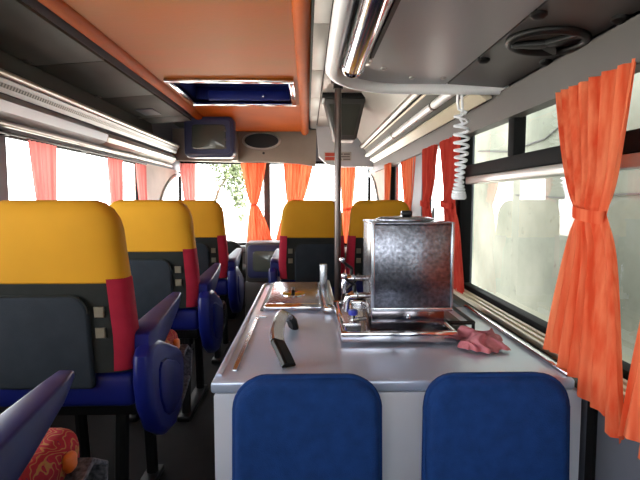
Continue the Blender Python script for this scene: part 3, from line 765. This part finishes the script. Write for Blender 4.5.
# ------------------------------------------------------------------ outside
struct(MB().box(-40, 40, -30, 60, -2.0, -1.9).build('ground', M['asphalt'], smooth=False))
cw = tag(MB().box(2.2, 2.45, -5, 7.0, -1.9, 3.8, .02).build('concrete_wall', M['concrete']), 'weathered pale concrete wall outside the right windows', 'wall')
ca = MB().tube([(2.186, 6.4, .62), (2.186, 5.4, .52), (2.186, 4.6, .56), (2.186, 3.7, .82), (2.19, 3.0, .98)], .008, 6)
tag(ca.build('cable', M['cable']), 'black cable drooping across the upper part of the concrete wall', 'cable')
ca = MB().tube([(2.189, 5.2, .05), (2.189, 4.3, .02), (2.189, 3.4, .04), (2.189, 1.5, .06)], .007, 6)
tag(ca.build('cable', M['cable']), 'thin dark cable running level across the concrete wall behind the orange curtain', 'cable')
tr = thing('tree', 'pale leafy tree outside the windscreen', 'tree', (-1.7, 10, -1.9))
tk = MB().tube([(-1.9, 10, -1.9), (-1.9, 10, -.9), (-1.86, 10.03, -.1), (-1.72, 10, .25), (-1.5, 10, .6), (-1.35, 10, 1.2)], [.06, .05, .035, .022, .014, .006], 8)
for z, dx, dz in ((.1, .3, .05), (-.1, .5, .0), (.25, .5, .25), (.3, .1, .6)): tk.tube([(-1.84, 10.02, z-.15), (-1.84+dx*.5, 10, z+dz*.6), (-1.84+dx, 9.95, z+dz)], [.012, .008, .004], 6)
tk.build('trunk', M['bark'], tr)
fo = MB(); rnd = random.Random(3)
for cx, cz, rr_, nn in ((-1.55, .5, .3, 170), (-1.35, .62, .28, 190), (-1.38, .2, .24, 150), (-1.3, -.08, .15, 70), (-1.5, .9, .4, 150), (-1.85, .85, .3, 100), (-1.28, -.35, .09, 24)):
    for _ in range(int(nn*1.6)):
        d = Vector((rnd.gauss(0, 1), rnd.gauss(0, 1), rnd.gauss(0, 1))).normalized()*rr_*rnd.random()**.5
        c = Vector((cx, 10, cz))+d; a = Vector((rnd.uniform(-1, 1), rnd.uniform(-1, 1), rnd.uniform(-1, .3))).normalized(); b = a.orthogonal().normalized()
        l = rnd.uniform(.06, .12)
        v = [fo.bm.verts.new(q) for q in (c-a*l*.5, c+b*l*.28, c+a*l*.5, c-b*l*.28)]; fo.bm.faces.new(v)
fo.build('foliage', M['leaf'], tr, recalc=False)

# ------------------------------------------------------------------ light and camera
SKY_BACK, SKY_FRONT, SKY_TOP = 5.2, 8.0, .25
w = bpy.data.worlds.new('overcast_sky'); bpy.context.scene.world = w; w.use_nodes = True
nt = w.node_tree; N = nt.nodes; L = nt.links; bg = N['Background']
bg.inputs[0].default_value = (.96, .98, 1, 1)
# hazy sky: brighter ahead and to the left, dimmer overhead and behind
def mth(op, a, b):
    n = N.new('ShaderNodeMath'); n.operation = op
    for i, q in enumerate((a, b)):
        if isinstance(q, (int, float)): n.inputs[i].default_value = q
        else: L.new(q, n.inputs[i])
    return n.outputs[0]
def smooth(v, a, b, c, d):
    n = N.new('ShaderNodeMapRange'); n.interpolation_type = 'SMOOTHSTEP'
    for i, q in enumerate((a, b, c, d)): n.inputs[i+1].default_value = q
    L.new(v, n.inputs[0]); return n.outputs[0]
tc = N.new('ShaderNodeTexCoord'); dt_ = N.new('ShaderNodeVectorMath'); dt_.operation = 'DOT_PRODUCT'
L.new(tc.outputs['Generated'], dt_.inputs[0]); dt_.inputs[1].default_value = (-.80, .60, 0)
sx_ = N.new('ShaderNodeSeparateXYZ'); L.new(tc.outputs['Generated'], sx_.inputs[0])
az = smooth(dt_.outputs['Value'], -.35, .45, SKY_BACK, SKY_FRONT)
el = smooth(sx_.outputs[2], .12, .75, 1., SKY_TOP)
L.new(mth('MULTIPLY', az, el), bg.inputs[1])
sl_ = bpy.data.lights.new('sun', 'SUN'); sl_.energy = 40; sl_.angle = math.radians(1.5); sl_.color = (1, .95, .88)
so = bpy.data.objects.new('sun', sl_); C.objects.link(so); so.rotation_euler = (0, math.radians(30), 0); so.location = (6, 0, 12)
cam = bpy.data.cameras.new('camera'); co = bpy.data.objects.new('camera', cam); C.objects.link(co)
cam.sensor_width = 36; cam.lens = 500/640*36; cam.clip_start = .02; cam.clip_end = 200
yaw, pit = math.atan(13/500), math.atan(40/500)
co.location = (0, 0, E); co.rotation_euler = (PI/2-pit, 0, -yaw)
sc = bpy.context.scene; sc.camera = co
sc.view_settings.view_transform = 'Standard'; sc.view_settings.look = 'None'; sc.view_settings.gamma = 1
sc.view_settings.use_curve_mapping = False; sc.view_settings.exposure = .55
sc.cycles.max_bounces = 10; sc.cycles.diffuse_bounces = 6; sc.cycles.glossy_bounces = 5; sc.cycles.transparent_max_bounces = 16
sc.cycles.sample_clamp_indirect = 8; sc.cycles.caustics_reflective = False
